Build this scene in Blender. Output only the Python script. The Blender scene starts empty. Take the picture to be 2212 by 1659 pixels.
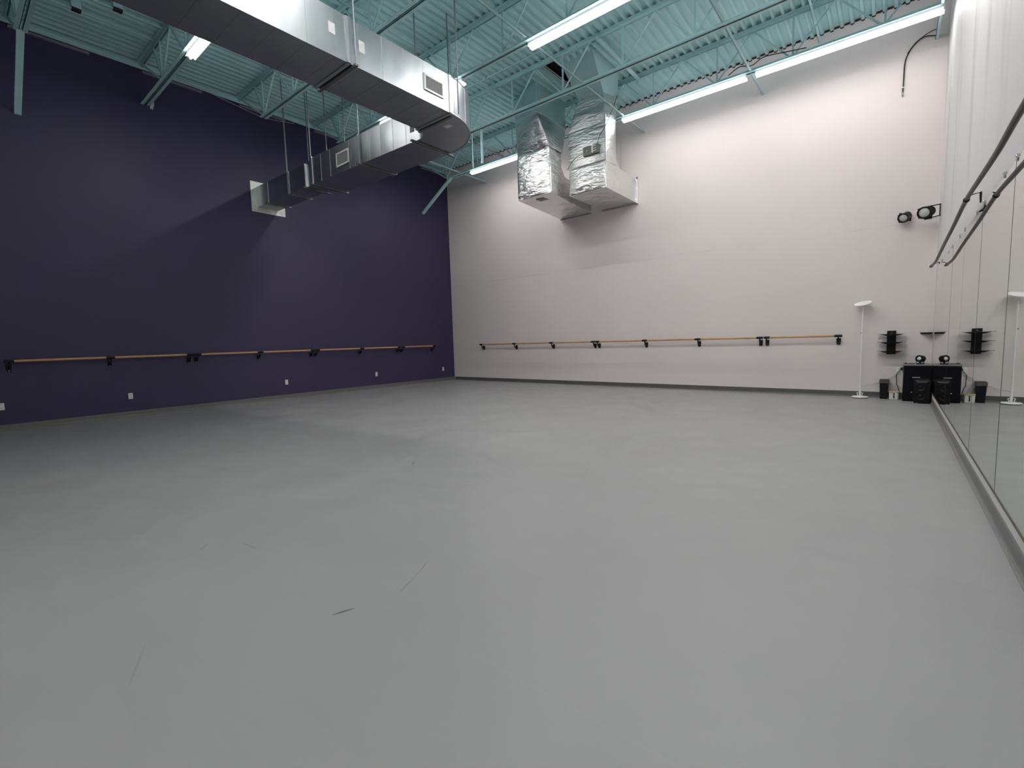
import bpy, bmesh, math, random
from mathutils import Vector, Matrix, noise
random.seed(4)
C = bpy.context.scene.collection
S = bpy.context.scene
PI = math.pi
# ---------------------------------------------------------------- room numbers (metres)
XL, XR, YB, YF = -11.393, 0.550, 10.922, -4.6   # purple wall, mirror face, far wall, wall behind camera
ZT = 6.75                                        # underside of the roof deck ribs
ZB = 6.00                                        # underside of the joist bottom chords
JY = [1.20, 2.97, 4.70, 6.42, 8.13, 9.86]        # joists, near to far

# ---------------------------------------------------------------- materials
def mat(name, col, rough=.5, metal=0., spec=.5, var=0., vscale=3., bump=0., bscale=40., vcol=None, stretch=None):
    m = bpy.data.materials.new(name); m.use_nodes = True
    nt = m.node_tree; b = nt.nodes['Principled BSDF']
    b.inputs['Base Color'].default_value = (*col, 1); b.inputs['Roughness'].default_value = rough
    b.inputs['Metallic'].default_value = metal; b.inputs['Specular IOR Level'].default_value = spec
    if var or bump:
        tc = nt.nodes.new('ShaderNodeTexCoord'); mp = nt.nodes.new('ShaderNodeMapping')
        if stretch: mp.inputs['Scale'].default_value = stretch
        nt.links.new(tc.outputs['Object'], mp.inputs['Vector'])
    if var:
        n = nt.nodes.new('ShaderNodeTexNoise'); n.inputs['Scale'].default_value = vscale; n.inputs['Detail'].default_value = 5
        nt.links.new(mp.outputs[0], n.inputs['Vector'])
        mx = nt.nodes.new('ShaderNodeMix'); mx.data_type = 'RGBA'
        c2 = vcol if vcol else tuple(max(0, c*(1-var)) for c in col)
        c1 = col if vcol else tuple(min(1, c*(1+var*.6)) for c in col)
        mx.inputs[6].default_value = (*c1, 1); mx.inputs[7].default_value = (*c2, 1)
        r = nt.nodes.new('ShaderNodeMapRange'); r.inputs[1].default_value = .35; r.inputs[2].default_value = .7
        nt.links.new(n.outputs['Fac'], r.inputs[0]); nt.links.new(r.outputs[0], mx.inputs[0])
        nt.links.new(mx.outputs[2], b.inputs['Base Color'])
    if bump:
        n2 = nt.nodes.new('ShaderNodeTexNoise'); n2.inputs['Scale'].default_value = bscale; n2.inputs['Detail'].default_value = 6
        nt.links.new(mp.outputs[0], n2.inputs['Vector'])
        bp = nt.nodes.new('ShaderNodeBump'); bp.inputs['Strength'].default_value = bump; bp.inputs['Distance'].default_value = .01
        nt.links.new(n2.outputs['Fac'], bp.inputs['Height']); nt.links.new(bp.outputs[0], b.inputs['Normal'])
    return m
def emit(name, col, st):
    m = bpy.data.materials.new(name); m.use_nodes = True; nt = m.node_tree
    b = nt.nodes['Principled BSDF']; b.inputs['Base Color'].default_value = (.8, .8, .8, 1)
    b.inputs['Emission Color'].default_value = (*col, 1); b.inputs['Emission Strength'].default_value = st
    return m
class NB:                                            # small math-node builder on world position
    def __init__(s, m):
        s.nt = m.node_tree; s.b = s.nt.nodes['Principled BSDF']
        g = s.nt.nodes.new('ShaderNodeNewGeometry'); x = s.nt.nodes.new('ShaderNodeSeparateXYZ')
        s.nt.links.new(g.outputs['Position'], x.inputs[0]); s.pos = g.outputs['Position']
        s.x, s.y, s.z = x.outputs
    def m(s, op, a, b=0., c=0., clamp=False):
        n = s.nt.nodes.new('ShaderNodeMath'); n.operation = op; n.use_clamp = clamp
        for i, v in enumerate((a, b, c)):
            if isinstance(v, (int, float)): n.inputs[i].default_value = v
            else: s.nt.links.new(v, n.inputs[i])
        return n.outputs[0]
    def noise(s, scale, detail=4, stretch=(1, 1, 1), rough=.55):
        mp = s.nt.nodes.new('ShaderNodeMapping'); mp.inputs['Scale'].default_value = stretch
        s.nt.links.new(s.pos, mp.inputs[0]); n = s.nt.nodes.new('ShaderNodeTexNoise')
        n.inputs['Scale'].default_value = scale; n.inputs['Detail'].default_value = detail; n.inputs['Roughness'].default_value = rough
        s.nt.links.new(mp.outputs[0], n.inputs['Vector']); return n.outputs['Fac']
    def line(s, co, at, w):                           # 1 on |co-at|<w, soft edges
        d = s.m('ABSOLUTE', s.m('SUBTRACT', co, at)); return s.m('SUBTRACT', 1., s.m('DIVIDE', d, w), clamp=True)
    def seg(s, p, q, w):
        dx, dy = q[0]-p[0], q[1]-p[1]; l2 = dx*dx+dy*dy
        ax = s.m('SUBTRACT', s.x, p[0]); ay = s.m('SUBTRACT', s.y, p[1])
        t = s.m('ADD', s.m('MULTIPLY', ax, dx/l2), s.m('MULTIPLY', ay, dy/l2), clamp=True)
        ex = s.m('SUBTRACT', ax, s.m('MULTIPLY', t, dx)); ey = s.m('SUBTRACT', ay, s.m('MULTIPLY', t, dy))
        d = s.m('SQRT', s.m('ADD', s.m('MULTIPLY', ex, ex), s.m('MULTIPLY', ey, ey)))
        tap = s.m('MULTIPLY_ADD', s.m('MULTIPLY', t, s.m('SUBTRACT', 1., t)), 3.2*w, .2*w)
        return s.m('SUBTRACT', 1.6, s.m('DIVIDE', d, tap), clamp=True)
    def mixcol(s, fac, c1, c2):
        n = s.nt.nodes.new('ShaderNodeMix'); n.data_type = 'RGBA'
        s.nt.links.new(fac, n.inputs[0])
        for i, c in ((6, c1), (7, c2)):
            if isinstance(c, tuple): n.inputs[i].default_value = (*c, 1)
            else: s.nt.links.new(c, n.inputs[i])
        return n.outputs[2]
    def rng(s, v, a, b, c=0., d=1.):
        n = s.nt.nodes.new('ShaderNodeMapRange'); s.nt.links.new(v, n.inputs[0])
        for i, k in enumerate((a, b, c, d)): n.inputs[i+1].default_value = k
        return n.outputs[0]
    def bump(s, h, strength, dist=.01):
        n = s.nt.nodes.new('ShaderNodeBump'); n.inputs['Strength'].default_value = strength; n.inputs['Distance'].default_value = dist
        s.nt.links.new(h, n.inputs['Height']); s.nt.links.new(n.outputs[0], s.b.inputs['Normal'])

FLOOR = (.330, .328, .328); WHITE = (.79, .715, .70); PURPLE = (.044, .036, .090)
M = {}
# floor: grey dance vinyl with faint wear and a few shoe scuffs
m = M['floor'] = mat('grey_dance_vinyl', FLOOR, .42, spec=.35); k = NB(m)
col = k.mixcol(k.rng(k.noise(.5, 3), .35, .7), tuple(c*1.03 for c in FLOOR), tuple(c*.95 for c in FLOOR))
fine = k.m('MULTIPLY', k.rng(k.noise(3.2, 6, (.35, 1.6, 1)), .60, .74), k.rng(k.noise(.55, 2), .45, .6))
col = k.mixcol(k.m('MULTIPLY', fine, .22), col, tuple(c*.72 for c in FLOOR))
seam = k.line(k.m('PINGPONG', k.m('ADD', k.y, .35), .8), 0., .006)
col = k.mixcol(k.m('MULTIPLY', seam, .10), col, tuple(c*1.35 for c in FLOOR))
for p, q, w, a in [((-1.98, 1.05), (-1.945, 1.145), .006, .8), ((-1.885, 1.36), (-1.94, 1.50), .004, .30), ((-1.94, 1.50), (-2.03, 1.68), .004, .26),
                   ((-3.82, 3.01), (-3.90, 3.09), .010, .4), ((-3.31, .92), (-3.39, .99), .005, .3), ((-3.03, 1.15), (-3.20, 1.13), .005, .3),
                   ((-2.18, .34), (-2.44, .45), .004, .15)]:
    col = k.mixcol(k.m('MULTIPLY', k.seg(p, q, w), a), col, (.06, .058, .055))
k.nt.links.new(col, k.b.inputs['Base Color'])
k.nt.links.new(k.rng(k.noise(2.2, 2), .3, .7, .36, .50), k.b.inputs['Roughness'])
# far wall: off-white painted panels with faint vertical joints and one level joint
m = M['white'] = mat('off_white_wall_paint', WHITE, .62, spec=.25); k = NB(m)
vj = k.line(k.m('PINGPONG', k.m('ADD', k.x, .48), .61), 0., .012)
hj = k.m('MULTIPLY', k.line(k.m('ADD', k.z, k.m('MULTIPLY', k.noise(.9, 2), .05)), 3.11, .010), k.rng(k.noise(1.1, 3), .40, .58))
col = k.mixcol(k.rng(k.noise(.35, 3), .3, .7), tuple(c*1.02 for c in WHITE), tuple(c*.96 for c in WHITE))
col = k.mixcol(k.m('MULTIPLY', vj, .07), col, tuple(c*.80 for c in WHITE))
col = k.mixcol(k.m('MULTIPLY', hj, .6), col, tuple(c*.62 for c in WHITE))
k.nt.links.new(col, k.b.inputs['Base Color'])
# mirror wall: same paint with vertical grime streaks high up
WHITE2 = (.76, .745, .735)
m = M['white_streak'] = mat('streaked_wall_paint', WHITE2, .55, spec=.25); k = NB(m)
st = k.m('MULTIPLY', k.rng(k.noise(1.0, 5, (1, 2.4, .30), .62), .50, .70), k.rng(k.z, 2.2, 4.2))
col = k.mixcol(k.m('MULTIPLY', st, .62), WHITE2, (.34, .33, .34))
k.nt.links.new(col, k.b.inputs['Base Color'])
# purple wall
m = M['purple'] = mat('deep_purple_wall_paint', PURPLE, .48, spec=.38); k = NB(m)
col = k.mixcol(k.rng(k.noise(.45, 4), .3, .7), tuple(c*1.08 for c in PURPLE), tuple(c*.93 for c in PURPLE))
k.nt.links.new(col, k.b.inputs['Base Color'])
TEAL = (.44, .70, .715)
M['teal'] = mat('teal_ceiling_paint', TEAL, .5, var=.12, vscale=1.6)
m = M['deck'] = mat('teal_roof_deck_paint', TEAL, .5); k = NB(m)
col = k.mixcol(k.rng(k.noise(.7, 4), .35, .7), tuple(c*1.06 for c in TEAL), tuple(c*.9 for c in TEAL))
col = k.mixcol(k.m('MULTIPLY', k.rng(k.noise(3.1, 3), .72, .80), .5), col, (.09, .08, .075))
k.nt.links.new(col, k.b.inputs['Base Color'])
M['tealdim'] = mat('teal_sheet_metal_paint', (.34, .55, .57), .42, var=.12, vscale=1.3)
M['base'] = mat('grey_rubber_cove', (.105, .105, .10), .45)
M['void'] = mat('dark_roof_void', (.004, .004, .004), .9)
M['rust'] = mat('red_brown_fire_caulk', (.07, .022, .018), .8, var=.5, vscale=20)
M['greysteel'] = mat('primed_grey_steel', (.24, .25, .26), .5, metal=.1)
M['front'] = mat('plain_grey_wall_paint', (.60, .58, .58), .6)
# galvanised sheet: metal with spangle and cloudy patches
m = M['galv'] = mat('galvanised_sheet', (.62, .65, .68), .3, metal=1.); k = NB(m)
col = k.mixcol(k.rng(k.noise(1.6, 5), .35, .68), (.53, .555, .57), (.48, .505, .53))
k.nt.links.new(col, k.b.inputs['Base Color'])
rn = k.m('ADD', k.rng(k.noise(2.0, 4), .3, .7, .33, .37), k.m('MULTIPLY', k.noise(60, 2), .01)); k.nt.links.new(rn, k.b.inputs['Roughness'])
M['galvtrim'] = mat('galvanised_trim', (.46, .48, .50), .45, metal=1.); M['rod'] = mat('dull_threaded_rod', (.22, .24, .25), .5, metal=.6)
M['strut'] = mat('dull_strut_channel', (.20, .20, .19), .5, metal=.8)
M['plate'] = mat('unpainted_sheet_plate', (.62, .64, .58), .42, metal=.55, var=.15, vscale=6)
m = M['foil'] = mat('foil_insulation_wrap', (.80, .80, .79), .22, metal=1.); k = NB(m)
w1 = k.noise(2.6, 2, (1, 1, 3.2), .45); w2 = k.noise(12, 3, (1, 1, 2.6), .55)
k.bump(k.m('ADD', w1, k.m('MULTIPLY', w2, .50)), .60, .05)
k.nt.links.new(k.rng(k.noise(4, 3), .3, .7, .28, .34), k.b.inputs['Roughness'])
M['foiltape'] = mat('foil_tape', (.86, .86, .86), .18, metal=1., bump=.3, bscale=25)
m = M['wood'] = mat('honey_wood', (.52, .31, .14), .4, var=.25, vscale=4, stretch=(2, 2, 30))
M['black'] = mat('black_powder_coat', (.007, .007, .008), .45, spec=.28)
M['screw'] = mat('bright_screw_head', (.75, .75, .76), .25, metal=1.)
M['outlet'] = mat('white_outlet_plastic', (.86, .86, .84), .4)
M['slot'] = mat('dark_slots', (.10, .10, .10), .6)
M['lampwhite'] = mat('white_enamel', (.90, .90, .89), .35)
M['rubber'] = mat('black_rubber', (.01, .01, .01), .6)
M['navy'] = mat('black_cabinet_laminate', (.004, .0035, .006), .5, spec=.15)
M['cabtop'] = mat('grey_worktop', (.22, .22, .22), .3)
M['silver'] = mat('silver_badge', (.62, .62, .64), .3, metal=.6)
M['spkblack'] = mat('black_speaker_grille', (.003, .003, .003), .6, spec=.25)
M['spkring'] = mat('dark_grey_speaker_ring', (.007, .007, .007), .5, spec=.2)
M['spkpanel'] = mat('grey_gloss_panel', (.09, .09, .09), .3)
M['bag'] = mat('grey_bin_liner', (.10, .095, .10), .3, bump=.6, bscale=40)
M['boxwhite'] = mat('white_tin', (.72, .71, .66), .4)
M['lidwood'] = mat('light_wood_lid', (.55, .40, .20), .5, var=.15, vscale=20)
M['lens'] = mat('frosted_lens', (.55, .56, .55), .25, spec=.6)
M['pipe'] = mat('dark_brown_black_pipe', (.030, .022, .022), .38)
M['clip'] = mat('clear_clip_plastic', (.50, .50, .50), .2, spec=.7)
M['cable'] = mat('black_cable', (.015, .014, .014), .5)
M['wirewhite'] = mat('white_cable', (.50, .49, .47), .5)
M['sticker'] = mat('paper_sticker', (.62, .62, .62), .6, var=.1, vscale=30)
M['stickergrey'] = mat('grey_sticker', (.20, .20, .20), .5)
M['grille'] = mat('grey_grille_metal', (.42, .42, .42), .4, metal=.5)
M['grillewhite'] = mat('white_grille_enamel', (.66, .66, .62), .45)
M['louvre'] = mat('louvre_blades_grey', (.30, .30, .30), .5)
M['ctrl'] = mat('grey_green_box', (.14, .16, .14), .5)
M['housing'] = mat('white_fixture_housing', (.62, .62, .64), .4)
LENS_E = 52.0
M['lamp'] = emit('lit_tube_lens', (1., .975, .95), LENS_E); M['sideglow'] = emit('added_side_glow', (.97, .96, 1.), 9.); M['lamplow'] = emit('lit_tube_lens_softer', (1., .975, .95), 26.)  # the side material is an added emitter that lifts ceiling and upper wall
m = M['mirror'] = mat('mirror_silvering', (.775, .825, .79), .012, metal=1.)
M['mirroredge'] = mat('dark_mirror_edge', (.012, .013, .013), .3)
m = M['glass'] = mat('clear_shelf_glass', (.9, .95, .93), .02)
m.node_tree.nodes['Principled BSDF'].inputs['Transmission Weight'].default_value = 1.

# ---------------------------------------------------------------- mesh helpers
class MB:
    def __init__(s): s.v = []; s.f = []; s.sm = False
    def add(s, vs, fs):
        o = len(s.v); s.v += [Vector(v) for v in vs]; s.f += [tuple(i+o for i in f) for f in fs]; return s
    def box(s, a, b):
        x0, y0, z0 = (min(a[i], b[i]) for i in range(3)); x1, y1, z1 = (max(a[i], b[i]) for i in range(3))
        return s.add([(x0, y0, z0), (x1, y0, z0), (x1, y1, z0), (x0, y1, z0), (x0, y0, z1), (x1, y0, z1), (x1, y1, z1), (x0, y1, z1)],
                     [(0, 3, 2, 1), (4, 5, 6, 7), (0, 1, 5, 4), (1, 2, 6, 5), (2, 3, 7, 6), (3, 0, 4, 7)])
    def bar(s, p, q, w, h, up=(0, 0, 1)):
        p, q = Vector(p), Vector(q); d = (q-p).normalized(); u = Vector(up)
        a = d.cross(u)
        if a.length < 1e-4: a = d.cross(Vector((0, 1, 0)))
        a.normalize(); b = a.cross(d); a *= w/2; b *= h/2
        return s.add([p-a-b, p+a-b, p+a+b, p-a+b, q-a-b, q+a-b, q+a+b, q-a+b],
                     [(0, 1, 2, 3), (7, 6, 5, 4), (0, 4, 5, 1), (1, 5, 6, 2), (2, 6, 7, 3), (3, 7, 4, 0)])
    def tube(s, pts, r, n=10, caps=True):
        pts = [Vector(p) for p in pts]; rs = r if isinstance(r, (list, tuple)) else [r]*len(pts)
        o = len(s.v); prev = None
        for i, p in enumerate(pts):
            d = (pts[min(i+1, len(pts)-1)]-pts[max(i-1, 0)]).normalized()
            if prev is None:
                a = d.orthogonal().normalized()
            else:
                a = prev - d*prev.dot(d); a = a.normalized() if a.length > 1e-6 else d.orthogonal().normalized()
            prev = a; b = d.cross(a)
            for j in range(n):
                t = 2*PI*j/n; s.v.append(p+(a*math.cos(t)+b*math.sin(t))*rs[i])
        for i in range(len(pts)-1):
            for j in range(n):
                k = (j+1) % n; s.f.append((o+i*n+j, o+i*n+k, o+(i+1)*n+k, o+(i+1)*n+j))
        if caps:
            s.f.append(tuple(o+j for j in reversed(range(n)))); s.f.append(tuple(o+(len(pts)-1)*n+j for j in range(n)))
        return s
    def lathe(s, prof, c=(0, 0, 0), ax=(0, 0, 1), n=28):          # prof: (radius, height)
        c = Vector(c); d = Vector(ax).normalized(); a = d.orthogonal().normalized(); b = d.cross(a); o = len(s.v)
        for r, h in prof:
            for j in range(n):
                t = 2*PI*j/n; s.v.append(c+d*h+(a*math.cos(t)+b*math.sin(t))*r)
        for i in range(len(prof)-1):
            for j in range(n):
                k = (j+1) % n; s.f.append((o+i*n+j, o+i*n+k, o+(i+1)*n+k, o+(i+1)*n+j))
        if prof[0][0] > 1e-5: s.f.append(tuple(o+j for j in reversed(range(n))))
        if prof[-1][0] > 1e-5: s.f.append(tuple(o+(len(prof)-1)*n+j for j in range(n)))
        return s
    def rings(s, rings, capa=True, capb=True):                     # loft closed polygons
        o = len(s.v); n = len(rings[0])
        for r in rings: s.v += [Vector(p) for p in r]
        for i in range(len(rings)-1):
            for j in range(n):
                k = (j+1) % n; s.f.append((o+i*n+j, o+i*n+k, o+(i+1)*n+k, o+(i+1)*n+j))
        if capa: s.f.append(tuple(o+j for j in reversed(range(n))))
        if capb: s.f.append(tuple(o+(len(rings)-1)*n+j for j in range(n)))
        return s
    def patch(s, a, b, c, d, nu, nv, puff=.0, wr=.0, fr=6., seed=0.):  # quad a-b-c-d, bulged and wrinkled along its normal
        a, b, c, d = map(Vector, (a, b, c, d)); nrm = (b-a).cross(d-a)
        if nrm.length < 1e-7: nrm = (c-b).cross(d-b)
        nrm.normalize(); o = len(s.v)
        for i in range(nu+1):
            for j in range(nv+1):
                u, v = i/nu, j/nv; p = (a*(1-u)+b*u)*(1-v)+(d*(1-u)+c*u)*v
                e = min(1, 6*min(u, 1-u))*min(1, 6*min(v, 1-v))
                h = puff*(math.sin(PI*u)*math.sin(PI*v))**.6 if puff else 0
                q = p*fr+Vector((seed, seed*1.7, 0)); q.z *= 2.2; q *= .8
                h += wr*.42*e*(noise.noise(q)+.45*noise.noise(q*2.1)+.22*noise.noise(q*4.3))
                s.v.append(p+nrm*h)
        for i in range(nu):
            for j in range(nv):
                k = o+i*(nv+1)+j; s.f.append((k, k+nv+1, k+nv+2, k+1))
        s.sm = True
        return s
    def build(s, name, m, parent=None, loc=None, bevel=0., smooth=None, fixn=True):
        off = Vector((0, 0, 0))
        if parent is not None:
            p = parent
            while p is not None: off += p.location; p = p.parent
        elif loc is not None: off = Vector(loc)
        me = bpy.data.meshes.new(name); bm = bmesh.new()
        vs = [bm.verts.new(v-off) for v in s.v]
        for f in s.f:
            try: bm.faces.new([vs[i] for i in f])
            except ValueError: pass
        if fixn and not s.sm: bmesh.ops.recalc_face_normals(bm, faces=bm.faces)
        sm = s.sm if smooth is None else smooth
        if sm:
            for f in bm.faces: f.smooth = True
        bm.to_mesh(me); bm.free(); me.materials.append(m if not isinstance(m, str) else M[m])
        o = bpy.data.objects.new(name, me); C.objects.link(o)
        if parent is not None: o.parent = parent
        else: o.location = off
        if sm and not s.sm:
            md = o.modifiers.new('edges', 'EDGE_SPLIT'); md.split_angle = math.radians(40)
        if bevel:
            md = o.modifiers.new('bevel', 'BEVEL'); md.width = bevel; md.segments = 2; md.limit_method = 'ANGLE'
        return o
def tag(o, label, cat, group=None, kind=None):
    o['label'] = label; o['category'] = cat
    if group: o['group'] = group
    if kind: o['kind'] = kind
    return o
def thing(name, loc, label, cat, group=None):
    o = bpy.data.objects.new(name, None); o.empty_display_size = .1; C.objects.link(o); o.location = loc
    return tag(o, label, cat, group)
def struct(name, mb, m, **k):
    o = mb.build(name, m, **k); o['kind'] = 'structure'; return o
def B(a, b): return MB().box(a, b)
def spline(pts, n=8):
    pts = [Vector(p) for p in pts]; out = []
    for i in range(len(pts)-1):
        p0 = pts[max(i-1, 0)]; p1 = pts[i]; p2 = pts[i+1]; p3 = pts[min(i+2, len(pts)-1)]
        for t in (j/n for j in range(n)):
            out.append(.5*((2*p1)+(p2-p0)*t+(2*p0-5*p1+4*p2-p3)*t*t+(-p0+3*p1-3*p2+p3)*t**3))
    return out+[pts[-1]]

# ---------------------------------------------------------------- setting
struct('floor', B((XL-.3, YF-.3, -.1), (XR+.3, YB+.3, 0)), 'floor')
struct('wall_left', B((XL-.2, YF-.2, 0), (XL, YB+.2, 7.3)), 'purple')
struct('wall_back', B((XL, YB, 0), (XR+.3, YB+.2, 7.3)), 'white')
struct('wall_right', B((XR+.006, YF-.2, 0), (XR+.2, YB, 7.3)), 'white_streak')
struct('wall_front', B((XL, YF-.2, 0), (XR+.006, YF, 7.3)), 'front')
def cove(p, q, n):                                   # vinyl cove base: flat strip with a curved toe
    p, q, n = Vector(p), Vector(q), Vector(n)
    prof = [(0, .102), (.004, .104), (.007, .100), (.007, .030), (.010, .016), (.018, .007), (.030, .002), (.030, 0), (0, 0)]
    return MB().rings([[p+n*a+Vector((0, 0, h)) for a, h in prof], [q+n*a+Vector((0, 0, h)) for a, h in prof]])
struct('baseboard_left', cove((XL, YF, 0), (XL, YB, 0), (1, 0, 0)), mat('taupe_rubber_cove', (.155, .15, .132), .42))
struct('baseboard_back', cove((XL+.03, YB, 0), (XR, YB, 0), (0, -1, 0)), 'base')
struct('baseboard_right', cove((XR+.006, YF, 0), (XR+.006, YB-.03, 0), (-1, 0, 0)), mat('mid_grey_rubber_cove', (.19, .187, .187), .42))
# corrugated roof deck, ribs running to the far wall, with one open slot beside the duct collar
PITCH = .1525
def deckprof(x0, x1):
    pts = []; x = x0
    while x < x1:
        for dx, z in ((0, .0), (.042, .0), (.060, .045), (.132, .045)):
            if x+dx <= x1: pts.append((x+dx, ZT+z))
        x += PITCH
    pts.append((x1, ZT)); return pts
dp = deckprof(XL-.05, XR+.1); db = MB(); HX = (-5.60, -5.38); HY = (8.22, 9.62)
for (xa, za), (xb, zb) in zip(dp, dp[1:]):
    segs = [(YF-.1, YB+.05)]
    if xa > HX[0]-.02 and xb < HX[1]+.02: segs = [(YF-.1, HY[0]), (HY[1], YB+.05)]
    for a, b in segs: db.add([(xa, a, za), (xb, a, zb), (xb, b, zb), (xa, b, za)], [(0, 1, 2, 3)])
struct('ceiling', db, 'deck', fixn=False)
struct('ceiling_void', B((-5.85, 8.1, 6.82), (-5.30, 9.75, 7.2)), 'void')['kind'] = 'structure'
cb = MB()
for (xa, za), (xb, zb) in zip(dp, dp[1:]):
    if xb < XL or xa > XR: continue
    t = .034 if za > ZT+.03 and zb > ZT+.03 else .016
    cb.add([(xa, YB-.012, za-t), (xb, YB-.012, zb-t), (xb, YB-.012, zb+.004), (xa, YB-.012, za+.004),
            (xa, YB, za-t), (xb, YB, zb-t), (xb, YB, zb+.004), (xa, YB, za+.004)],
           [(0, 1, 2, 3), (0, 4, 5, 1), (3, 2, 6, 7)])
struct('trim_1', cb, 'rust')
struct('trim_2', B((XL, YF, 6.655), (XL+.012, YB, 6.745)).box((XL, YF, 6.735), (XL+.085, YB, 6.747)), 'teal')   # ledger angle under the deck
lb = MB()
for y in JY: lb.box((XL, y, 6.585), (XL+.05, min(y+1.0, YB-.02), 6.615))
struct('trim_3', lb, 'greysteel')                      # seat pieces below the ledger

# ---------------------------------------------------------------- roof joists
JN = ['nearest', 'second', 'third', 'fourth', 'fifth', 'last']
JLAB = ['roof joist nearest the camera, its kicker brace dropping down the purple wall',
        'teal roof joist carrying the lit strip light left of the big silver duct',
        'teal roof joist third from the camera, its bare end above the silver branch duct',
        'teal roof joist carrying the middle strip light right of the silver duct',
        'teal roof joist crossing just in front of the two foil-wrapped ducts',
        'teal roof joist along the white far wall, carrying its row of strip lights']
for ji, y in enumerate(JY):
    r = thing('roof_joist', (XL, y, ZT), JLAB[ji], 'roof joist', 'open-web joists under the roof deck')
    def chord(name, x0, x1, z, sgn):
        mb = MB()
        for sd in (-1, 1):
            mb.box((x0, y+sd*.014, z), (x1, y+sd*.074, z+.007*sgn)); mb.box((x0, y+sd*.014, z), (x1, y+sd*.021, z+.060*sgn))
        return mb.build(name, 'teal', r)
    chord('top_chord', XL+.001, XR+.004, ZT-.001, -1)
    xe = {0: -10.12, 1: XL+.002, 5: -10.10}.get(ji, -10.30)
    chord('bottom_chord', xe, XR-.15, ZB, 1)
    if ji in (0, 5):
        z1 = 5.23; mb = MB()
        mb.bar((xe+.04, y, ZB+.012), (XL+.004, y, z1), .085, .010); mb.bar((xe+.04, y-.038, ZB+.035), (XL+.004, y-.038, z1+.023), .010, .055)
        mb.build('kicker_brace', 'teal', r)
    x0 = -10.29 if ji not in (1,) else -10.35
    ofs = {5: 0., 4: .14}.get(ji, .06)
    nodes = []; x = -4.04+ofs-5*1.255
    while x < XR-.25:
        if x > -10.32: nodes.append(x)
        x += 1.255
    zt, zb_ = ZT-.055, ZB+.05
    w = .030
    first = nodes[0]
    MB().bar((first, y, zb_), (XL+.12, y, zt), .036, .036).build('end_web', 'teal', r)
    MB().bar((first+.06, y, zb_), (first-.30, y, zt), .046, .030).build('end_web', 'teal', r)
    for i, x in enumerate(nodes):
        MB().bar((x+.02, y, zb_-.02), (x+.02, y, zt+.03), .026, .026).build('vertical_web', 'teal', r)
        if i or True:
            xt = x+.63
            if xt < XR-.05:
                MB().bar((x+.03, y, zb_), (xt-.02, y, zt), w, .018).build('diagonal_web', 'teal', r)
        if i: MB().bar((x-.03, y, zb_), (x-.63+.02, y, zt), w*1.25, .024).build('diagonal_web', 'teal', r)

# bridging bars that tie the joists together
def bridge(name, x, y0, y1, z, label, m='teal', sz=.042):
    mb = MB().box((x, y0, z), (x+sz, y1, z+.006)); mb.box((x, y0, z), (x+.006, y1, z+sz))
    o = mb.build(name, m, loc=(x, y0, z)); return tag(o, label, 'bridging bar', 'bridging bars tying the roof joists')
bridge('bridging_bar', -4.68, 4.6, 6.30, 6.009, 'teal bridging bar ending free just left of the middle lit tube')
bridge('bridging_bar', -4.68, 6.56, YB-.02, 6.009, 'long teal bridging bar passing in front of the right foil duct')
bridge('bridging_bar', -2.19, 6.56, YB-.02, 6.009, 'teal bridging bar crossing the gap between two lit tubes on the far-wall joist')
bridge('bridging_bar', .385, 7.6, YB-.02, 6.009, 'teal bridging bar in the far right ceiling corner beside the last strip light')
bridge('bridging_bar', -9.66, 8.2, YB-.02, 6.009, 'teal bridging bar meeting the white wall near the purple corner')
bridge('bridging_bar', -1.25, 6.5, YB-.03, 6.60, 'high teal bridging bar running down behind the right-hand lit tube')
bridge('bridging_bar', -6.88, 3.1, 8.4, 6.60, 'high teal bridging bar seen above the silver duct elbow')
bridge('bridging_bar', -4.34, 8.0, 9.75, 6.60, 'teal framing bar along the right side of the right duct collar', sz=.09)
tag(MB().box((-5.66, 8.2, 6.735), (-5.605, 9.6, 6.745)).build('perforated_angle', 'plate', loc=(-5.66, 8.2, 6.735)),
    'pale perforated angle strip beside the dark roof slot left of the right duct collar', 'angle strip')
po = bpy.data.objects['perforated_angle']
for i in range(24): B((-5.643, 8.25+i*.056, 6.733), (-5.622, 8.285+i*.056, 6.7355)).build('slot_hole', 'void', po)
# conduits
tag(MB().tube([(-9.0, 8.6, 6.60), (-8.98, YB-.01, 6.60)], .022, 8).build('conduit', 'galvtrim', loc=(-9, 8.6, 6.6)),
    'bare silver conduit running to the far wall above the left lit tube', 'conduit', 'conduits under the roof')
tag(MB().tube([(-7.6, 7.60, 6.62), (-5.2, 7.61, 6.62)], .011, 6).box((-6.72, 7.58, 6.60), (-6.66, 7.63, 6.65)).build('conduit', 'teal', loc=(-7.6, 7.6, 6.62)),
    'thin painted conduit running parallel to the joists in front of the foil ducts', 'conduit', 'conduits under the roof')
def boxed_conduit(x, yb, y0, y1, label):
    r = thing('conduit', (x, y0, 6.6), label, 'conduit', 'conduits under the roof')
    MB().tube([(x, y0, 6.62), (x, y1, 6.62)], .012, 6).build('pipe', 'teal', r)
    B((x-.05, yb-.06, 6.63), (x+.05, yb+.06, 6.7505)).build('junction_box', 'teal', r)
    B((x-.045, yb-.055, 6.60), (x+.045, yb+.055, 6.63)).build('box_cover', mat('dark_red_brown_cover', (.03, .018, .018), .5), r)
boxed_conduit(-10.12, 1.86, 1.3, 2.85, 'conduit with a dark junction box, the one closer to the purple wall at upper left')
boxed_conduit(-9.65, 2.28, 1.3, 2.85, 'conduit with a dark junction box, the one closer to the silver duct at upper left')
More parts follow.
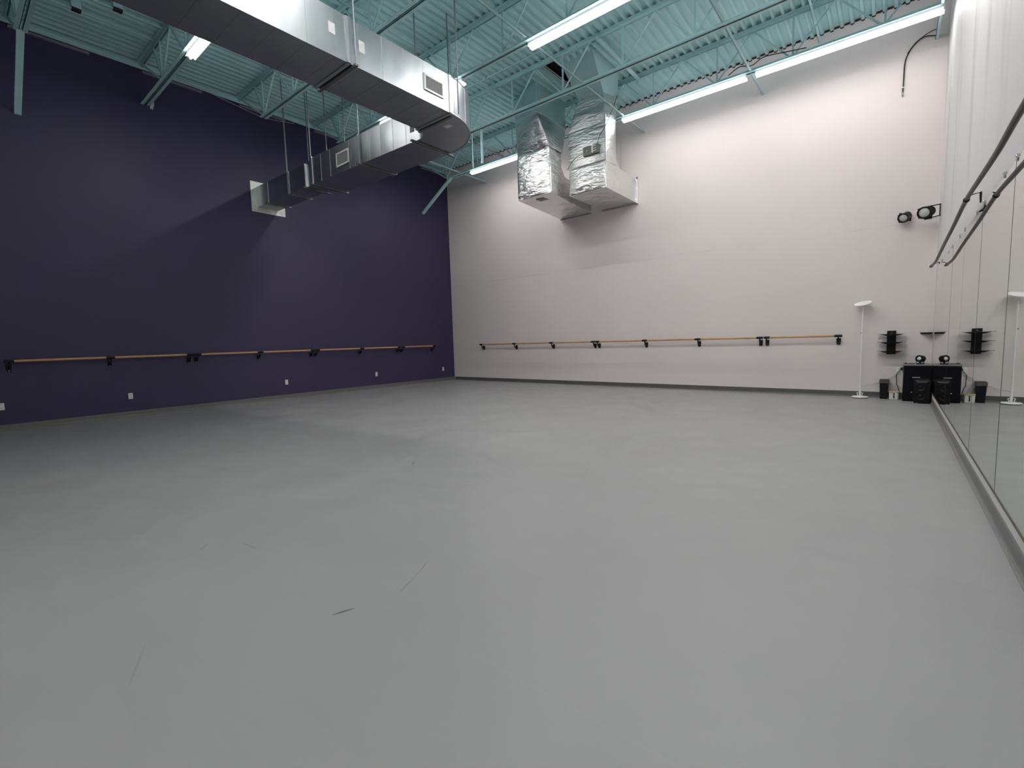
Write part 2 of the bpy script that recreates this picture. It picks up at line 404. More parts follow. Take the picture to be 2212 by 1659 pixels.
tag(MB().tube(spline([(XL+.06, 3.5, 6.70), (XL+.10, 4.0, 6.63), (XL+.09, 4.5, 6.56), (XL+.06, 5.2, 6.50), (XL+.05, 5.9, 6.60)]), .006, 6).build('loose_wire', 'wirewhite', loc=(XL+.06, 3.5, 6.7)),
    'pale loose wire sagging below the ledger at the top of the purple wall', 'wire')
tag(B((XL+.001, 3.02, 6.00), (XL+.07, 3.10, 6.10)).box((XL+.001, 3.04, 5.95), (XL+.04, 3.09, 6.0)).build('wall_bracket', 'plate', loc=(XL, 3.06, 5.95)),
    'small pale bracket on the purple wall beside the end of the tube-carrying joist', 'bracket')
for x, zb2, w, lab in ((-7.63, 5.24, .018, 'thin teal drop rod left of the thicker one, in front of the left lit tube'),
                       (-7.34, 5.27, .042, 'thick teal drop bar hanging in front of the left lit tube')):
    tag(MB().box((x-w/2, 8.175-w/2, zb2), (x+w/2, 8.175+w/2, ZB+.003)).build('drop_bar', 'teal', loc=(x, 8.175, zb2)), lab, 'hanger bar')
tag(MB().bar((-9.75, 9.5, 6.66), (-10.07, 9.74, 6.27), .022, .022).build('drop_bar', 'teal', loc=(-9.75, 9.5, 6.27)),
    'slanting teal brace bar above the corner of purple and white walls', 'hanger bar')

# ---------------------------------------------------------------- strip lights
POWER = 34.
LIGHTS = [(-9.27, -6.83, 9.86, 'lit strip light on the far-wall joist, left of the foil ducts'),
          (-4.70, -2.26, 9.86, 'lit strip light on the far-wall joist, just right of the foil ducts'),
          (-2.08, .42, 9.86, 'lit strip light on the far-wall joist, ending near the mirror-wall corner'),
          (-4.67, -2.23, 6.45, 'lit strip light high in the middle, right of the silver duct elbow'),
          (-2.10, .34, 6.45, 'lit strip light beyond the top edge, continuing the middle row to the mirror wall'),
          (-8.64, -6.20, 6.45, 'lit strip light hidden behind the straight silver duct run, in the middle row'),
          (-8.90, -6.46, 2.99, 'lit strip light left of the big silver duct, partly hidden by it'),
          (-4.60, -2.16, 2.99, 'lit strip light above the camera, right of the silver duct, out of view'),
          (-2.08, .36, 2.99, 'lit strip light above the camera beside the mirror wall, out of view'),
          (-4.60, -2.16, -.5, 'lit strip light behind the camera, middle of its row'),
          (-2.08, .36, -.5, 'lit strip light behind the camera, next to the mirror wall')]
for x0, x1, y, lab in LIGHTS:
    r = thing('strip_light', ((x0+x1)/2, y, 5.90), lab, 'strip light', 'tube strip lights under the joists')
    prof = [(-.046, 6.0005), (.046, 6.0005), (.046, 5.962), (.070, 5.916), (.066, 5.915), (.042, 5.958), (-.042, 5.958), (-.066, 5.915), (-.070, 5.916), (-.046, 5.962)]
    MB().rings([[(x0-.02, y+a, z) for a, z in prof], [(x1+.02, y+a, z) for a, z in prof]], False, False).build('reflector_housing', 'housing', r)
    for xx in (x0-.02, x1+.017): MB().rings([[(q, y+a, z) for a, z in ((-.046, 6.0), (.046, 6.0), (.056, 5.938), (-.056, 5.938))] for q in (xx, xx+.003)]).build('end_cap', 'housing', r)
    for sd in (-1, 1): MB().rings([[(q, y+sd*a, z) for a, z in ((.0462, 5.966), (.0705, 5.918), (.0722, 5.919), (.0482, 5.966))] for q in (x0, x1)]).build('added_glow_strip', 'sideglow', r)  # glowing strips added along the housing sides for extra upward and sideways light
    MB().tube([(x0, y, 5.921), (x1, y, 5.921)], .0195, 8).build('lit_tube', 'lamplow' if y > 9 or x0 < -8.8 else 'lamp', r, smooth=True)
    if y < 0:
        for xx in (x0+.2, x1-.2): MB().tube([(xx, y, 5.99), (xx, y, ZT)], .008, 6).build('hanging_rod', 'teal', r)
    ld = bpy.data.lights.new('strip_light_glow', 'AREA'); ld.shape = 'RECTANGLE'; ld.size = x1-x0; ld.size_y = .03
    ld.energy = 13. if y > 9 else POWER if y > 5 else 17. if x0 < -8 else 26.; ld.color = (1., .975, .95); ld.spread = PI
    lo = bpy.data.objects.new('strip_light_glow', ld); C.objects.link(lo); lo.parent = r; lo.location = (0, 0, -.001)
tag(MB().tube(spline([(-2.55, 9.80, 6.07), (-2.35, 9.80, 6.15), (-2.15, 9.80, 6.10), (-1.95, 9.80, 6.17), (-1.6, 9.80, 6.12), (-1.3, 9.80, 6.07)]), .008, 6).build('loose_wire', 'cable', loc=(-2.1, 9.8, 6.07)),
    'dark loose wire looping over the gap between two far-wall strip lights', 'wire')
r = thing('hanging_cable', (0, YB-.03, 5.28), 'dark cable bent out along the white wall then hanging straight down, upper right corner', 'cable')
MB().tube(spline([(.40, YB-.05, 6.06), (.25, YB-.05, 6.10), (.12, YB-.03, 6.03), (.04, YB-.02, 5.90), (.01, YB-.02, 5.76), (.005, YB-.02, 5.5), (0, YB-.02, 5.30)]), .010, 8).build('cable', 'cable', r)
MB().tube(spline([(.41, YB-.06, 6.16), (.30, YB-.06, 6.14), (.14, YB-.03, 6.06), (.04, YB-.03, 5.93)]), .007, 6).build('cable', 'cable', r)
B((-.012, YB-.035, 5.26), (.014, YB-.008, 5.31)).build('cable_end', 'greysteel', r)
B((-.025, YB-.03, 5.385), (.012, YB-.01, 5.40)).build('cable_clip', 'outlet', r)

# ---------------------------------------------------------------- galvanised air duct
DX0, DX1, DZ0, DZ1 = -5.68, -4.94, 4.47, 4.975
yf = lambda x: 5.12+(x+5.93)*.032                    # front face of the branch toward the purple wall
r = thing('air_duct', (-5.3, 3.0, DZ0), 'big bare galvanised rectangular duct, turning through a curved elbow into the purple wall', 'air duct')
duct = r
def pillow(parent, a, d1, d2, nrm, n, h):          # sheet face broken into n slightly domed panels
    mb = MB(); a, d1, d2, nrm = map(Vector, (a, d1, d2, nrm)); k = 6
    for i in range(n*k+1):
        for j in range(k+1):
            u, v = i/k, j/k; w = abs(math.sin(PI*u))**.8*math.sin(PI*v)**.8
            mb.v.append(a+d1*(i/(n*k))+d2*v+nrm*(.0006+h*w*(.6+.5*math.sin(3.1*int(u)+1))))
    for i in range(n*k):
        for j in range(k):
            q = i*(k+1)+j; mb.f.append((q, q+k+1, q+k+2, q+1))
    mb.build('domed_face', 'galv', parent, smooth=True)
def ductbox(x0, x1, y0, y1): return B((x0, y0, DZ0), (x1, y1, DZ1))
for a, b in ((-4.3, -1.4), (-1.39, .92), (.93, 3.26), (3.27, 4.86)):
    o = ductbox(DX0, DX1, a, b).build('straight_section', 'galv', r)
    pillow(o, (DX1, a+.02, DZ0), (0, b-a-.04, 0), (0, 0, DZ1-DZ0), (1, 0, 0), max(1, round((b-a)/.325)), .004)
    sb = MB()
    y = 4.715 if b > 4 else b-.155
    while y > a+.06:
        MB().box((DX1-.002, y-.004, DZ0-.002), (DX1+.004, y+.004, DZ1-.002)).box((DX0+.002, y-.003, DZ0-.0025), (DX1, y+.003, DZ0+.002)).build('cross_break_seam', 'galv', o); y -= .325
fb = MB()
for y in (-1.395, .925, 3.265, 4.865):
    fb = MB().box((DX1, y-.02, DZ0-.012), (DX1+.014, y+.02, DZ1+.012)).box((DX0-.014, y-.02, DZ0-.012), (DX0, y+.02, DZ1+.012))
    fb.box((DX0-.014, y-.02, DZ0-.014), (DX1+.014, y+.02, DZ0)).box((DX0-.014, y-.02, DZ1), (DX1+.014, y+.02, DZ1+.014)).build('joint_flange', 'galvtrim', r)
ec = (-5.93, 4.87); eb = MB(); n = 20; R0, R1 = .25, .99; last = None
outer = [(ec[0]+R1*math.cos(PI/2*i/n), ec[1]+R1*math.sin(PI/2*i/n)*.975) for i in range(n+1)]
inner = [(ec[0]+R0*math.cos(PI/2*i/n), ec[1]+R0*math.sin(PI/2*i/n)) for i in range(n+1)]
eb.rings([[(inner[i][0], inner[i][1], DZ0), (outer[i][0], outer[i][1], DZ0), (outer[i][0], outer[i][1], DZ1), (inner[i][0], inner[i][1], DZ1)] for i in range(n+1)])
el = eb.build('duct_elbow', 'galv', r, smooth=True)
sb = MB()
for i in (5, 11, 17):
    ang = PI/2*i/n
    sb.tube([(ec[0]+(R1+.002)*math.cos(ang), ec[1]+(R1+.002)*math.sin(ang)*.975, DZ0+.01), (ec[0]+(R1+.002)*math.cos(ang), ec[1]+(R1+.002)*math.sin(ang)*.975, DZ1-.01)], .006, 6)
sb.build('vertical_seam', 'galvtrim', el)
sb = MB(); 
for RR in (R1, ):
    for zz in (DZ0, DZ1):
        sb.tube([(ec[0]+RR*math.cos(PI/2*i/n), ec[1]+RR*math.sin(PI/2*i/n)*.975, zz) for i in range(n+1)], .009, 6)
sb.build('rolled_edge', 'galvtrim', el)
def leg2(x0, x1, name, seams):
    w = .72
    mb = MB().rings([[(x, yf(x), DZ0), (x, yf(x)+w, DZ0), (x, yf(x)+w, DZ1), (x, yf(x), DZ1)] for x in (x0, x1)])
    o = mb.build(name, 'galv', r); sb = MB()
    pillow(o, (x0+.02, yf(x0+.02), DZ0), (x1-x0-.02, yf(x1)-yf(x0+.02), 0), (0, 0, DZ1-DZ0), (0, -1, 0), 5, .0045)
    for x in seams: B((x-.004, yf(x)-.004, DZ0+.002), (x+.004, yf(x)+.002, DZ1-.002)).build('cross_break_seam', 'galv', o)
    x = x0
    MB().box((x-.02, yf(x)-.014, DZ0-.014), (x+.02, yf(x)+w+.014, DZ0)).box((x-.02, yf(x)-.014, DZ0), (x+.02, yf(x), DZ1+.014)).box((x-.02, yf(x), DZ1), (x+.02, yf(x)+w+.014, DZ1+.014)).build('joint_flange', 'galvtrim', r)
leg2(-7.52, -5.93, 'branch_section', (-7.2, -6.88, -6.56, -6.24)); leg2(-9.06, -7.52, 'branch_section', (-8.74, -8.42, -7.80, -7.62))
SZ1 = 4.915
def small(x): return [(x, yf(x)-.012, DZ0), (x, yf(x)+.45, DZ0), (x, yf(x)+.45, SZ1), (x, yf(x)-.012, SZ1)]
MB().rings([[(-9.06, yf(-9.06), DZ0), (-9.06, yf(-9.06)+.72, DZ0), (-9.06, yf(-9.06)+.72, DZ1), (-9.06, yf(-9.06), DZ1)],
            [(-9.29, yf(-9.29)+.02, DZ0), (-9.29, yf(-9.29)+.47, DZ0), (-9.29, yf(-9.29)+.47, SZ1), (-9.29, yf(-9.29)+.02, SZ1)]]).build('reducer', 'galv', r)
o = MB().rings([small(-9.29), small(XL)]).build('narrow_section', 'galv', r)
sb = MB()
for x in (-9.31, -9.95, -10.87, -11.24): B((x-.006, yf(x)-.018, DZ0+.002), (x+.006, yf(x)-.012, SZ1+.008)).build('vertical_seam', 'galvtrim', o)
B((XL+.001, 4.80, 4.355), (XL+.008, 5.555, 5.03)).build('wall_flange', 'plate', r)
def grille(name, fm, axis, a0, a1, z0, z1, face, parent, nb):
    # axis 'y': lies on a face at x=face looking +x ; 'x': on a face at y=face looking -y
    def P(a, d, z): return (face+d, a, z) if axis == 'y' else (a, face-d, z)
    t = .028; mb = MB()
    for q in ((a0, a1, z0, z0+t), (a0, a1, z1-t, z1), (a0, a0+t, z0+t, z1-t), (a1-t, a1, z0+t, z1-t)): mb.box(P(q[0], 0.0, q[2]), P(q[1], .014, q[3]))
    g = mb.build(name, fm, parent, bevel=.002)
    B(P(a0+t, .0005, z0+t), P(a1-t, .003, z1-t)).build('dark_back', 'slot', g)
    mb = MB()
    for i in range(nb):
        a = a0+t+(a1-a0-2*t)*(i+.5)/nb; mb.box(P(a-.0035, .003, z0+t), P(a+.0035, .012, z1-t))
    mb.build('louvre_blades', 'louvre', g)
    return g
grille('supply_grille', 'grille', 'y', 4.385, 4.735, 4.605, 4.815, DX1+.005, r, 16)['label'] = 'grey supply grille on the duct before its elbow'
grille('supply_grille', 'grillewhite', 'x', -8.20, -7.78, 4.575, 4.825, yf(-8.0)-.010, r, 20)['label'] = 'white-framed supply grille on the branch'
B((DX1+.0005, 3.035, 4.70), (DX1+.0062, 3.115, 4.815)).build('sticker', 'sticker', r); B((DX1+.0005, 3.415, 4.655), (DX1+.0062, 3.49, 4.785)).build('sticker', 'sticker', r)
B((-6.13, yf(-6.08)-.008, 4.62), (-6.03, yf(-6.08)-.001, 4.735)).build('sticker', 'stickergrey', r)['label'] = 'grey sticker beside the elbow'
B((-5.32, 5.07, DZ0-.003), (-5.20, 5.16, DZ0-.001)).build('sticker', 'sticker', r)
def hanger(label, c0, c1, rods, z, zr, wide=.042):
    t = thing('duct_hanger', ((c0[0]+c1[0])/2, (c0[1]+c1[1])/2, z), label, 'duct hanger', 'hangers carrying the galvanised duct')
    MB().bar((*c0, z-.013), (*c1, z-.013), wide, .022).build('crossbar', 'strut', t)
    for x, y, z0 in rods: MB().tube([(x, y, z0), (x, y, zr)], .010, 8).build('hanger_rod', 'rod', t)
ze = DZ0-.004
hanger('duct hanger under the straight run, its rod in front of the wide side joint', (-5.72, 3.33), (-4.87, 3.33), [(-4.885, 3.33, ze), (-5.705, 3.33, ze)], ze, ZT)
hanger('duct hanger where the straight run meets the elbow', (-5.70, 4.92), (-4.99, 4.92), [(-4.905, 4.99, DZ0+.02), (-5.695, 4.92, ze)], ze, ZT)
hanger('duct hanger where the elbow meets the branch', (-6.01, 5.02), (-6.00, 5.92), [(-6.0, 5.90, ze)], ze, ZT)
hanger('duct hanger in the middle of the branch, right of the white-framed grille', (-7.45, 4.97), (-7.45, 5.80), [(-7.44, 5.035, ze), (-7.44, 5.83, ze)], ze, ZT)
hanger('duct hanger at the wide end of the reducer', (-9.02, 4.95), (-9.02, 5.78), [(-9.02, 4.985, DZ1), (-9.02, 5.76, ze)], ze, ZT)
hanger('duct hanger at the narrow end of the reducer, bare crossbar', (-9.33, 4.95), (-9.33, 5.55), [(-9.33, 5.52, ze)], ze, ZT)
hanger('duct hanger with the single long rod over the narrow duct section', (-9.95, 4.95), (-9.95, 5.48), [(-9.95, 4.952, ze), (-9.95, 5.45, ze)], ze, ZT, .015)
hanger('duct hanger nearest the purple wall, bare crossbar under the narrow section', (-10.88, 4.90), (-10.88, 5.46), [(-10.88, 5.43, ze)], ze, ZT)

# ---------------------------------------------------------------- foil-wrapped ducts on the far wall
def foilbox(rr, ra, rb, nu, nv, puff, wr, seed, sides=(0, 1, 2, 3)):
    # ra (top) and rb (bottom): rectangles as 4 points front-left, front-right, back-right, back-left
    for i in sides:
        j = (i+1) % 4
        rr.patch(rb[i], rb[j], ra[j], ra[i], nu, nv, puff, wr, 6., seed+i*3.1)
    return rr
def rect(x0, x1, y0, y1, z, sk=0.): return [(x0, y0, z), (x1, y0, z), (x1+sk, y1, z), (x0+sk, y1, z)]
def lduct(rr, x0, x1, y0, ymid, z0, zt, zf, yw, sk, seed):
    s = lambda y: sk*(y-y0)/(yw-y0)
    P = lambda x, y, z: (x+s(y), y, z)
    f = .16                                             # throat fillet
    rr.patch(P(x0, y0, z0), P(x1, y0, z0), P(x1, y0, zt), P(x0, y0, zt), 36, 36, .050, .024, 7, seed)        # front
    rr.patch(P(x1, y0, z0), P(x1, ymid, z0), P(x1, ymid, zt), P(x1, y0, zt), 18, 30, .022, .016, 7, seed+1)  # right, upright
    rr.patch(P(x1, ymid, z0), P(x1, yw, z0), P(x1, yw, zf), P(x1, ymid, zf), 40, 20, .022, .016, 7, seed+2)  # right, foot
    rr.add([P(x1, ymid, zf), P(x1, ymid+f, zf), P(x1, ymid, zf+f)], [(0, 1, 2)])
    rr.patch(P(x0, y0, z0), P(x0, y0, zt), P(x0, ymid, zt), P(x0, ymid, z0), 20, 14, .02, .008, 7, seed+3)   # left
    rr.patch(P(x0, ymid, z0), P(x0, ymid, zf), P(x0, yw, zf), P(x0, yw, z0), 14, 24, .02, .008, 7, seed+4)
    rr.add([P(x0, ymid, zf), P(x0, ymid, zf+f), P(x0, ymid+f, zf)], [(0, 1, 2)])
    rr.patch(P(x0, y0, z0), P(x0, yw, z0), P(x1, yw, z0), P(x1, y0, z0), 44, 24, .016, .030, 6, seed+5)      # underside
    rr.patch(P(x1, ymid+f, zf), P(x1, yw, zf), P(x0, yw, zf), P(x0, ymid+f, zf), 24, 14, .0, .01, 6, seed+6) # foot top
    rr.patch(P(x1, ymid, zf+f), P(x1, ymid+f, zf), P(x0, ymid+f, zf), P(x0, ymid, zf+f), 8, 14, .0, .0)
    rr.patch(P(x1, ymid, zf+f), P(x0, ymid, zf+f), P(x0, ymid, zt), P(x1, ymid, zt), 14, 14, .0, .01, 6, seed+7)
    return rr
# left one
r = thing('insulated_duct', (-6.35, 9.0, 4.45), 'foil-wrapped duct nearer the purple wall, with a kinked middle, entering the white wall', 'insulated duct', 'foil-wrapped ducts on the far wall')
ta = [(-6.95, 8.90, ZT+.045), (-6.08, 8.55, ZT+.045), (-6.10, 9.74, ZT+.045), (-6.95, 9.74, ZT+.045)]
tb = [(-6.94, 8.90, 6.33), (-6.09, 8.55, 6.145), (-6.10, 9.74, 6.145), (-6.94, 9.74, 6.33)]; tc = [(-6.93, 8.95, 5.48), (-5.895, 8.75, 5.42), (-5.895, 9.27, 5.42), (-6.93, 9.27, 5.48)]
foilbox(MB(), ta, tb, 6, 8, .004, .002, 1).build('painted_collar', 'tealdim', r)
foilbox(MB(), tb, tc, 30, 30, .03, .016, 11).build('foil_wrap', 'foil', r)
lduct(MB(), -6.79, -5.88, 8.75, 9.27, 4.45, 5.42, 4.95, YB, -.235, 21).build('foil_wrap', 'foil', r)
def tape(r, *pts): MB().tube(pts, .010, 6).build('seam_tape', 'foiltape', r)
tape(r, Vector(tc[0])+Vector((0, -.004, 0)), Vector(tc[1])+Vector((.003, -.004, 0)), Vector(tc[2])+Vector((.004, 0, 0)))
tape(r, Vector(tb[0]), Vector(tb[1])+Vector((.003, -.003, 0)), tb[2]); tape(r, (-5.875, 8.75, 4.47), (-5.89, 8.745, 5.42))
MB().box((-7.04, YB-.03, 4.43), (-6.10, YB-.001, 4.97)).build('wall_collar', 'foiltape', r)
B((-6.42, 8.93, 4.436), (-6.20, 9.12, 4.442)).build('paper_label', 'stickergrey', r)['label'] = 'dark worn label on the underside'
# right one
r = thing('insulated_duct', (-5.3, 9.5, 4.45), 'foil-wrapped duct nearer the mirror wall, with a grey control box on its front', 'insulated duct', 'foil-wrapped ducts on the far wall')
ra = [(-5.36, 8.36, ZT+.045), (-4.62, 8.32, ZT+.045), (-4.60, 9.45, ZT+.045), (-5.36, 9.45, ZT+.045)]
rb = [(-5.46, 9.27, 6.42), (-4.87, 9.28, 6.37), (-4.80, 9.80, 6.42), (-5.46, 9.79, 6.46)]
rc = rect(-5.755, -4.85, 9.30, 9.79, 5.80); rd = rect(-5.75, -4.84, 9.30, 9.79, 5.02)
foilbox(MB(), ra, rb, 8, 8, .003, .002, 3).build('painted_collar', 'tealdim', r)
foilbox(MB(), rb, rc, 26, 20, .02, .016, 31).build('foil_wrap', 'foil', r)
foilbox(MB(), rc, rd, 30, 30, .03, .015, 41).build('foil_wrap', 'foil', r)
lduct(MB(), -5.75, -4.84, 9.30, 9.79, 4.45, 5.02, 5.0, YB, -.02, 51).build('foil_wrap', 'foil', r)
tape(r, rd[0], Vector(rd[1])+Vector((.003, -.004, 0)), Vector(rd[2])+Vector((.004, 0, 0))); tape(r, Vector(rb[1])+Vector((0, -.004, 0)), (-4.845, 9.29, 5.8), (-4.836, 9.29, 4.47))
MB().box((-5.80, YB-.03, 4.42), (-4.84, YB-.001, 5.02)).box((-4.86, YB-.06, 4.42), (-4.82, YB-.001, 5.04)).build('wall_collar', 'foiltape', r)
g = B((-5.34, 9.215, 5.18), (-4.97, 9.275, 5.36)).build('control_box', 'ctrl', r, bevel=.006)
MB().lathe([(.028, 0), (.028, .012), (.020, .014), (0, .014)], (-5.23, 9.215, 5.265), (0, -1, 0), 16).build('dial', 'greysteel', g)
MB().box((-5.13, 9.20, 5.22), (-5.02, 9.214, 5.235)).box((-5.13, 9.20, 5.27), (-5.02, 9.214, 5.285)).box((-5.13, 9.20, 5.32), (-5.02, 9.214, 5.335)).box((-5.12, 9.195, 5.20), (-5.09, 9.214, 5.35)).build('relay_terminals', 'boxwhite', g)
MB().tube(spline([(-5.0, 9.24, 5.36), (-4.93, 9.20, 5.48), (-4.84, 9.23, 5.62), (-4.80, 9.40, 5.9), (-4.79, 9.6, 6.2), (-4.78, 9.75, 6.45)]), .006, 6).build('control_cable', 'cable', r)
MB().tube(spline([(-5.34, 9.235, 5.25), (-5.50, 9.23, 5.22), (-5.66, 9.24, 5.12), (-5.78, 9.28, 5.02)]), .006, 6).build('control_cable', 'cable', r)
tag(MB().tube([(-5.27, YB-.012, 6.0), (-5.27, YB-.012, 5.1)], .006, 6).build('thin_wire', 'wirewhite', loc=(-5.27, YB-.01, 5.1)), 'thin pale wire dropping down the white wall right beside the foil duct', 'wire')

# ---------------------------------------------------------------- ballet barres
ZBAR = 1.156
def barre(label, wall, cs, e0, e1):
    # wall 'L': rail runs along y off the purple wall, cs = y of brackets ; 'B': runs along x off the far wall
    def P(a, d, z): return (XL+d, a, z) if wall == 'L' else (a, YB-d, z)
    r = thing('ballet_barre', P((e0+e1)/2, .001, .97), label, 'ballet barre', 'wall-mounted ballet barres')
    MB().tube([P(e0, .13, ZBAR), P(e1, .13, ZBAR)], .021, 16).build('wooden_rail', 'wood', r, smooth=True)
    for c in cs:
        br = MB()
        # plate with rounded lower end
        out = [(-.036, 1.10), (-.030, 1.112), (.030, 1.112), (.036, 1.10), (.031, 1.0), (.018, .985), (-.018, .985), (-.031, 1.0)]
        br.rings([[P(c+a, .001, z) for a, z in out], [P(c+a, .012, z) for a, z in out]])
        b = br.build('wall_bracket', 'black', r)
        MB().rings([[P(c+a*.016*k, d, z+b2*.020*k) for a, b2 in ((-1, -1), (1, -1), (1, 1), (-1, 1))] for d, z, k in
                    ((.010, 1.035, 1.3), (.045, 1.038, 1.1), (.080, 1.055, .9), (.105, 1.085, .8), (.122, 1.118, .75), (.130, 1.145, .75))]).build('curved_arm', 'black', b, smooth=True)
        MB().tube([P(max(c-.062, e0-.004), .13, ZBAR), P(min(c+.062, e1+.004), .13, ZBAR)], .0245, 16).build('rail_sleeve', 'black', b, smooth=True)
        for z in (1.098, .998): MB().lathe([(.0075, 0), (.006, .004), (0, .005)], P(c, .012, z), (1, 0, 0) if wall == 'L' else (0, -1, 0), 10).build('screw_head', 'screw', b)
barre('long barre on the purple wall nearest the camera, at the left edge', 'L', (.725, 2.02, 3.295), .67, 3.35)
barre('second barre along the purple wall from the left edge', 'L', (3.43, 4.68, 5.94), 3.372, 5.985)
barre('third barre along the purple wall from the left edge', 'L', (6.06, 7.34, 8.60), 6.008, 8.65)
barre('short barre on the purple wall closest to the far corner', 'L', (8.74, 9.95), 8.675, 10.0)
barre('barre on the white wall beside the purple corner', 'B', (-10.00, -8.68, -7.35, -6.035), -10.06, -5.985)
barre('middle barre on the white wall', 'B', (-5.915, -4.63, -3.38, -2.125), -5.955, -2.07)
barre('short barre on the white wall ending near the floor lamp', 'B', (-2.005, -.785), -2.045, -.72)

# ---------------------------------------------------------------- outlets
def outlet(label, wall, a, z, w=.07, h=.115):
    def P(q, d, zz): return (XL+d, q, zz) if wall == 'L' else (q, YB-d, zz)
    r = thing('wall_outlet', P(a, .001, z), label, 'wall outlet', 'wall outlets')
    B(P(a-w/2, .001, z-h/2), P(a+w/2, .007, z+h/2)).build('cover_plate', 'outlet', r, bevel=.002)
    for s in (-1, 1):
        f = B(P(a-.017, .007, z+s*.027-.020), P(a+.017, .009, z+s*.027+.020)).build('socket_face', mat('socket_face_white', (.74, .74, .72), .4), r, bevel=.001)
        MB().box(P(a-.009, .009, z+s*.027-.006), P(a-.006, .0095, z+s*.027+.008)).box(P(a+.006, .009, z+s*.027-.006), P(a+.009, .0095, z+s*.027+.008)).build('slots', 'slot', f)
outlet('white wall outlet cut by the left edge of the photo', 'L', .585, .41)
outlet('white wall outlet below the nearest purple-wall barre', 'L', 2.28, .40)
outlet('white wall outlet below the second purple-wall barre', 'L', 5.29, .405)
outlet('white wall outlet below the third purple-wall barre', 'L', 7.85, .41)
outlet('white wall outlet on the purple wall close to the far corner', 'L', 10.41, .39)
outlet('white wall outlet half behind the black cabinet', 'B', .135, .50, .09, .13)

# ---------------------------------------------------------------- mirror wall
PW = 1.25; my = 4.22-2*PW*3; i = 0
MLAB = {0: 'mirror panel at the right edge of the photo, nearest the camera', 1: 'mirror panel reflecting the floor lamp', 2: 'mirror panel third from the far corner, reflecting the waste bin',
        3: 'mirror panel second from the far corner', 4: 'mirror panel closest to the white wall, beside the cabinet'}
seams = [-2.05, -.80, .45, 1.70, 2.95, 4.22, 5.53, 6.74, 7.95, 9.22, 10.47]
for a, b in zip(seams, seams[1:]):
    b = min(b, YB-.02)
    k = seams.index(a)-5 if a in seams else 0; gg = {2: .003, 3: .014, 4: .0015, 5: .0015}; g0 = gg.get(k, .010); g1 = gg.get(k+1, .010)
    lab = {-1: 'tall mirror panel at the right edge of the photo', 0: 'tall mirror panel, first full one in from the right edge', 1: 'tall mirror panel, second full one in from the right edge',
           2: 'tall mirror panel, third full one in from the right edge', 3: 'tall mirror panel, second before the far corner', 4: 'tall mirror panel beside the black speaker, against the far corner'}.get(k, 'mirror panel beside or behind the camera, %s from the photo edge' % {-2: 'next', -3: 'two', -4: 'three', -5: 'four'}.get(k))
    r = thing('wall_mirror', (XR, (a+b)/2, .185), lab, 'wall mirror', 'mirror panels on the right wall')
    B((XR, a+g0, .186), (XR+.0055, b-g1, 2.250)).build('glass_sheet', 'mirror', r)
    B((XR+.003, a-g0, .186), (XR+.0058, a+g0, 2.250)).build('dark_edge', 'mirroredge', r)
struct('trim_4', B((XR-.004, YF, .176), (XR+.006, YB-.02, .186)), mat('bronze_j_channel', (.10, .085, .06), .4, metal=.5))
CLIPS = [(4.19, 0), (4.60, 1), (5.49, 2), (5.90, 3), (6.80, 4), (7.25, 5), (8.10, 6), (8.60, 7), (9.6, 8)]
ordn = ['nearest', 'second', 'third', 'fourth', 'fifth', 'sixth', 'seventh', 'eighth', 'farthest']
for y, i in CLIPS:
    r = thing('mirror_clip', (XR-.004, y, 2.250), 'clear mirror clip on the mirror top edge, %s from the right of the photo' % ordn[i], 'mirror clip', 'clips along the mirror top')
    MB().box((XR-.006, y-.014, 2.235), (XR-.001, y+.014, 2.253)).box((XR-.006, y-.014, 2.251), (XR+.006, y+.014, 2.275)).build('clip_body', 'clip', r, bevel=.002)
    MB().lathe([(.008, 0), (.006, .004), (0, .005)], (XR-.006, y, 2.266), (-1, 0, 0), 10).build('screw_head', 'screw', r)
# curtain pipe above the mirror
PX = XR-.09
r = thing('curtain_rod', (PX, 5.5, 2.3), 'long dark flexible curtain rod bowing above the mirror top', 'curtain rod')
MB().tube(spline([(PX, .3, 2.33), (PX, 2.0, 2.30), (PX, 3.5, 2.315), (PX, 4.15, 2.305), (PX, 4.9, 2.325), (PX, 5.75, 2.345), (PX, 6.8, 2.30), (PX, 7.9, 2.265), (PX, 9.1, 2.215), (PX, 9.7, 2.225), (PX, 10.5, 2.262)]), .017, 12).build('pipe', 'pipe', r, smooth=True)
for y, z in ((5.72, 2.343), (10.2, 2.245), (1.2, 2.315)):
    b = MB().tube([(PX-.0, y-.018, z), (PX, y+.018, z)], .0225, 14).build('pipe_clamp', 'black', r, smooth=True)
    MB().tube([(PX, y, z+.02), (PX+.03, y+.04, z+.045), (XR-.006, y+.02, z+.05), (XR-.001, y+.02, max(z-.03, 2.275))], .005, 8).build('bracket_arm', 'black', b)
    B((XR-.004, y+.01, max(z-.035, 2.270)), (XR+.005, y+.03, z+.055)).build('bracket_foot', 'black', b)

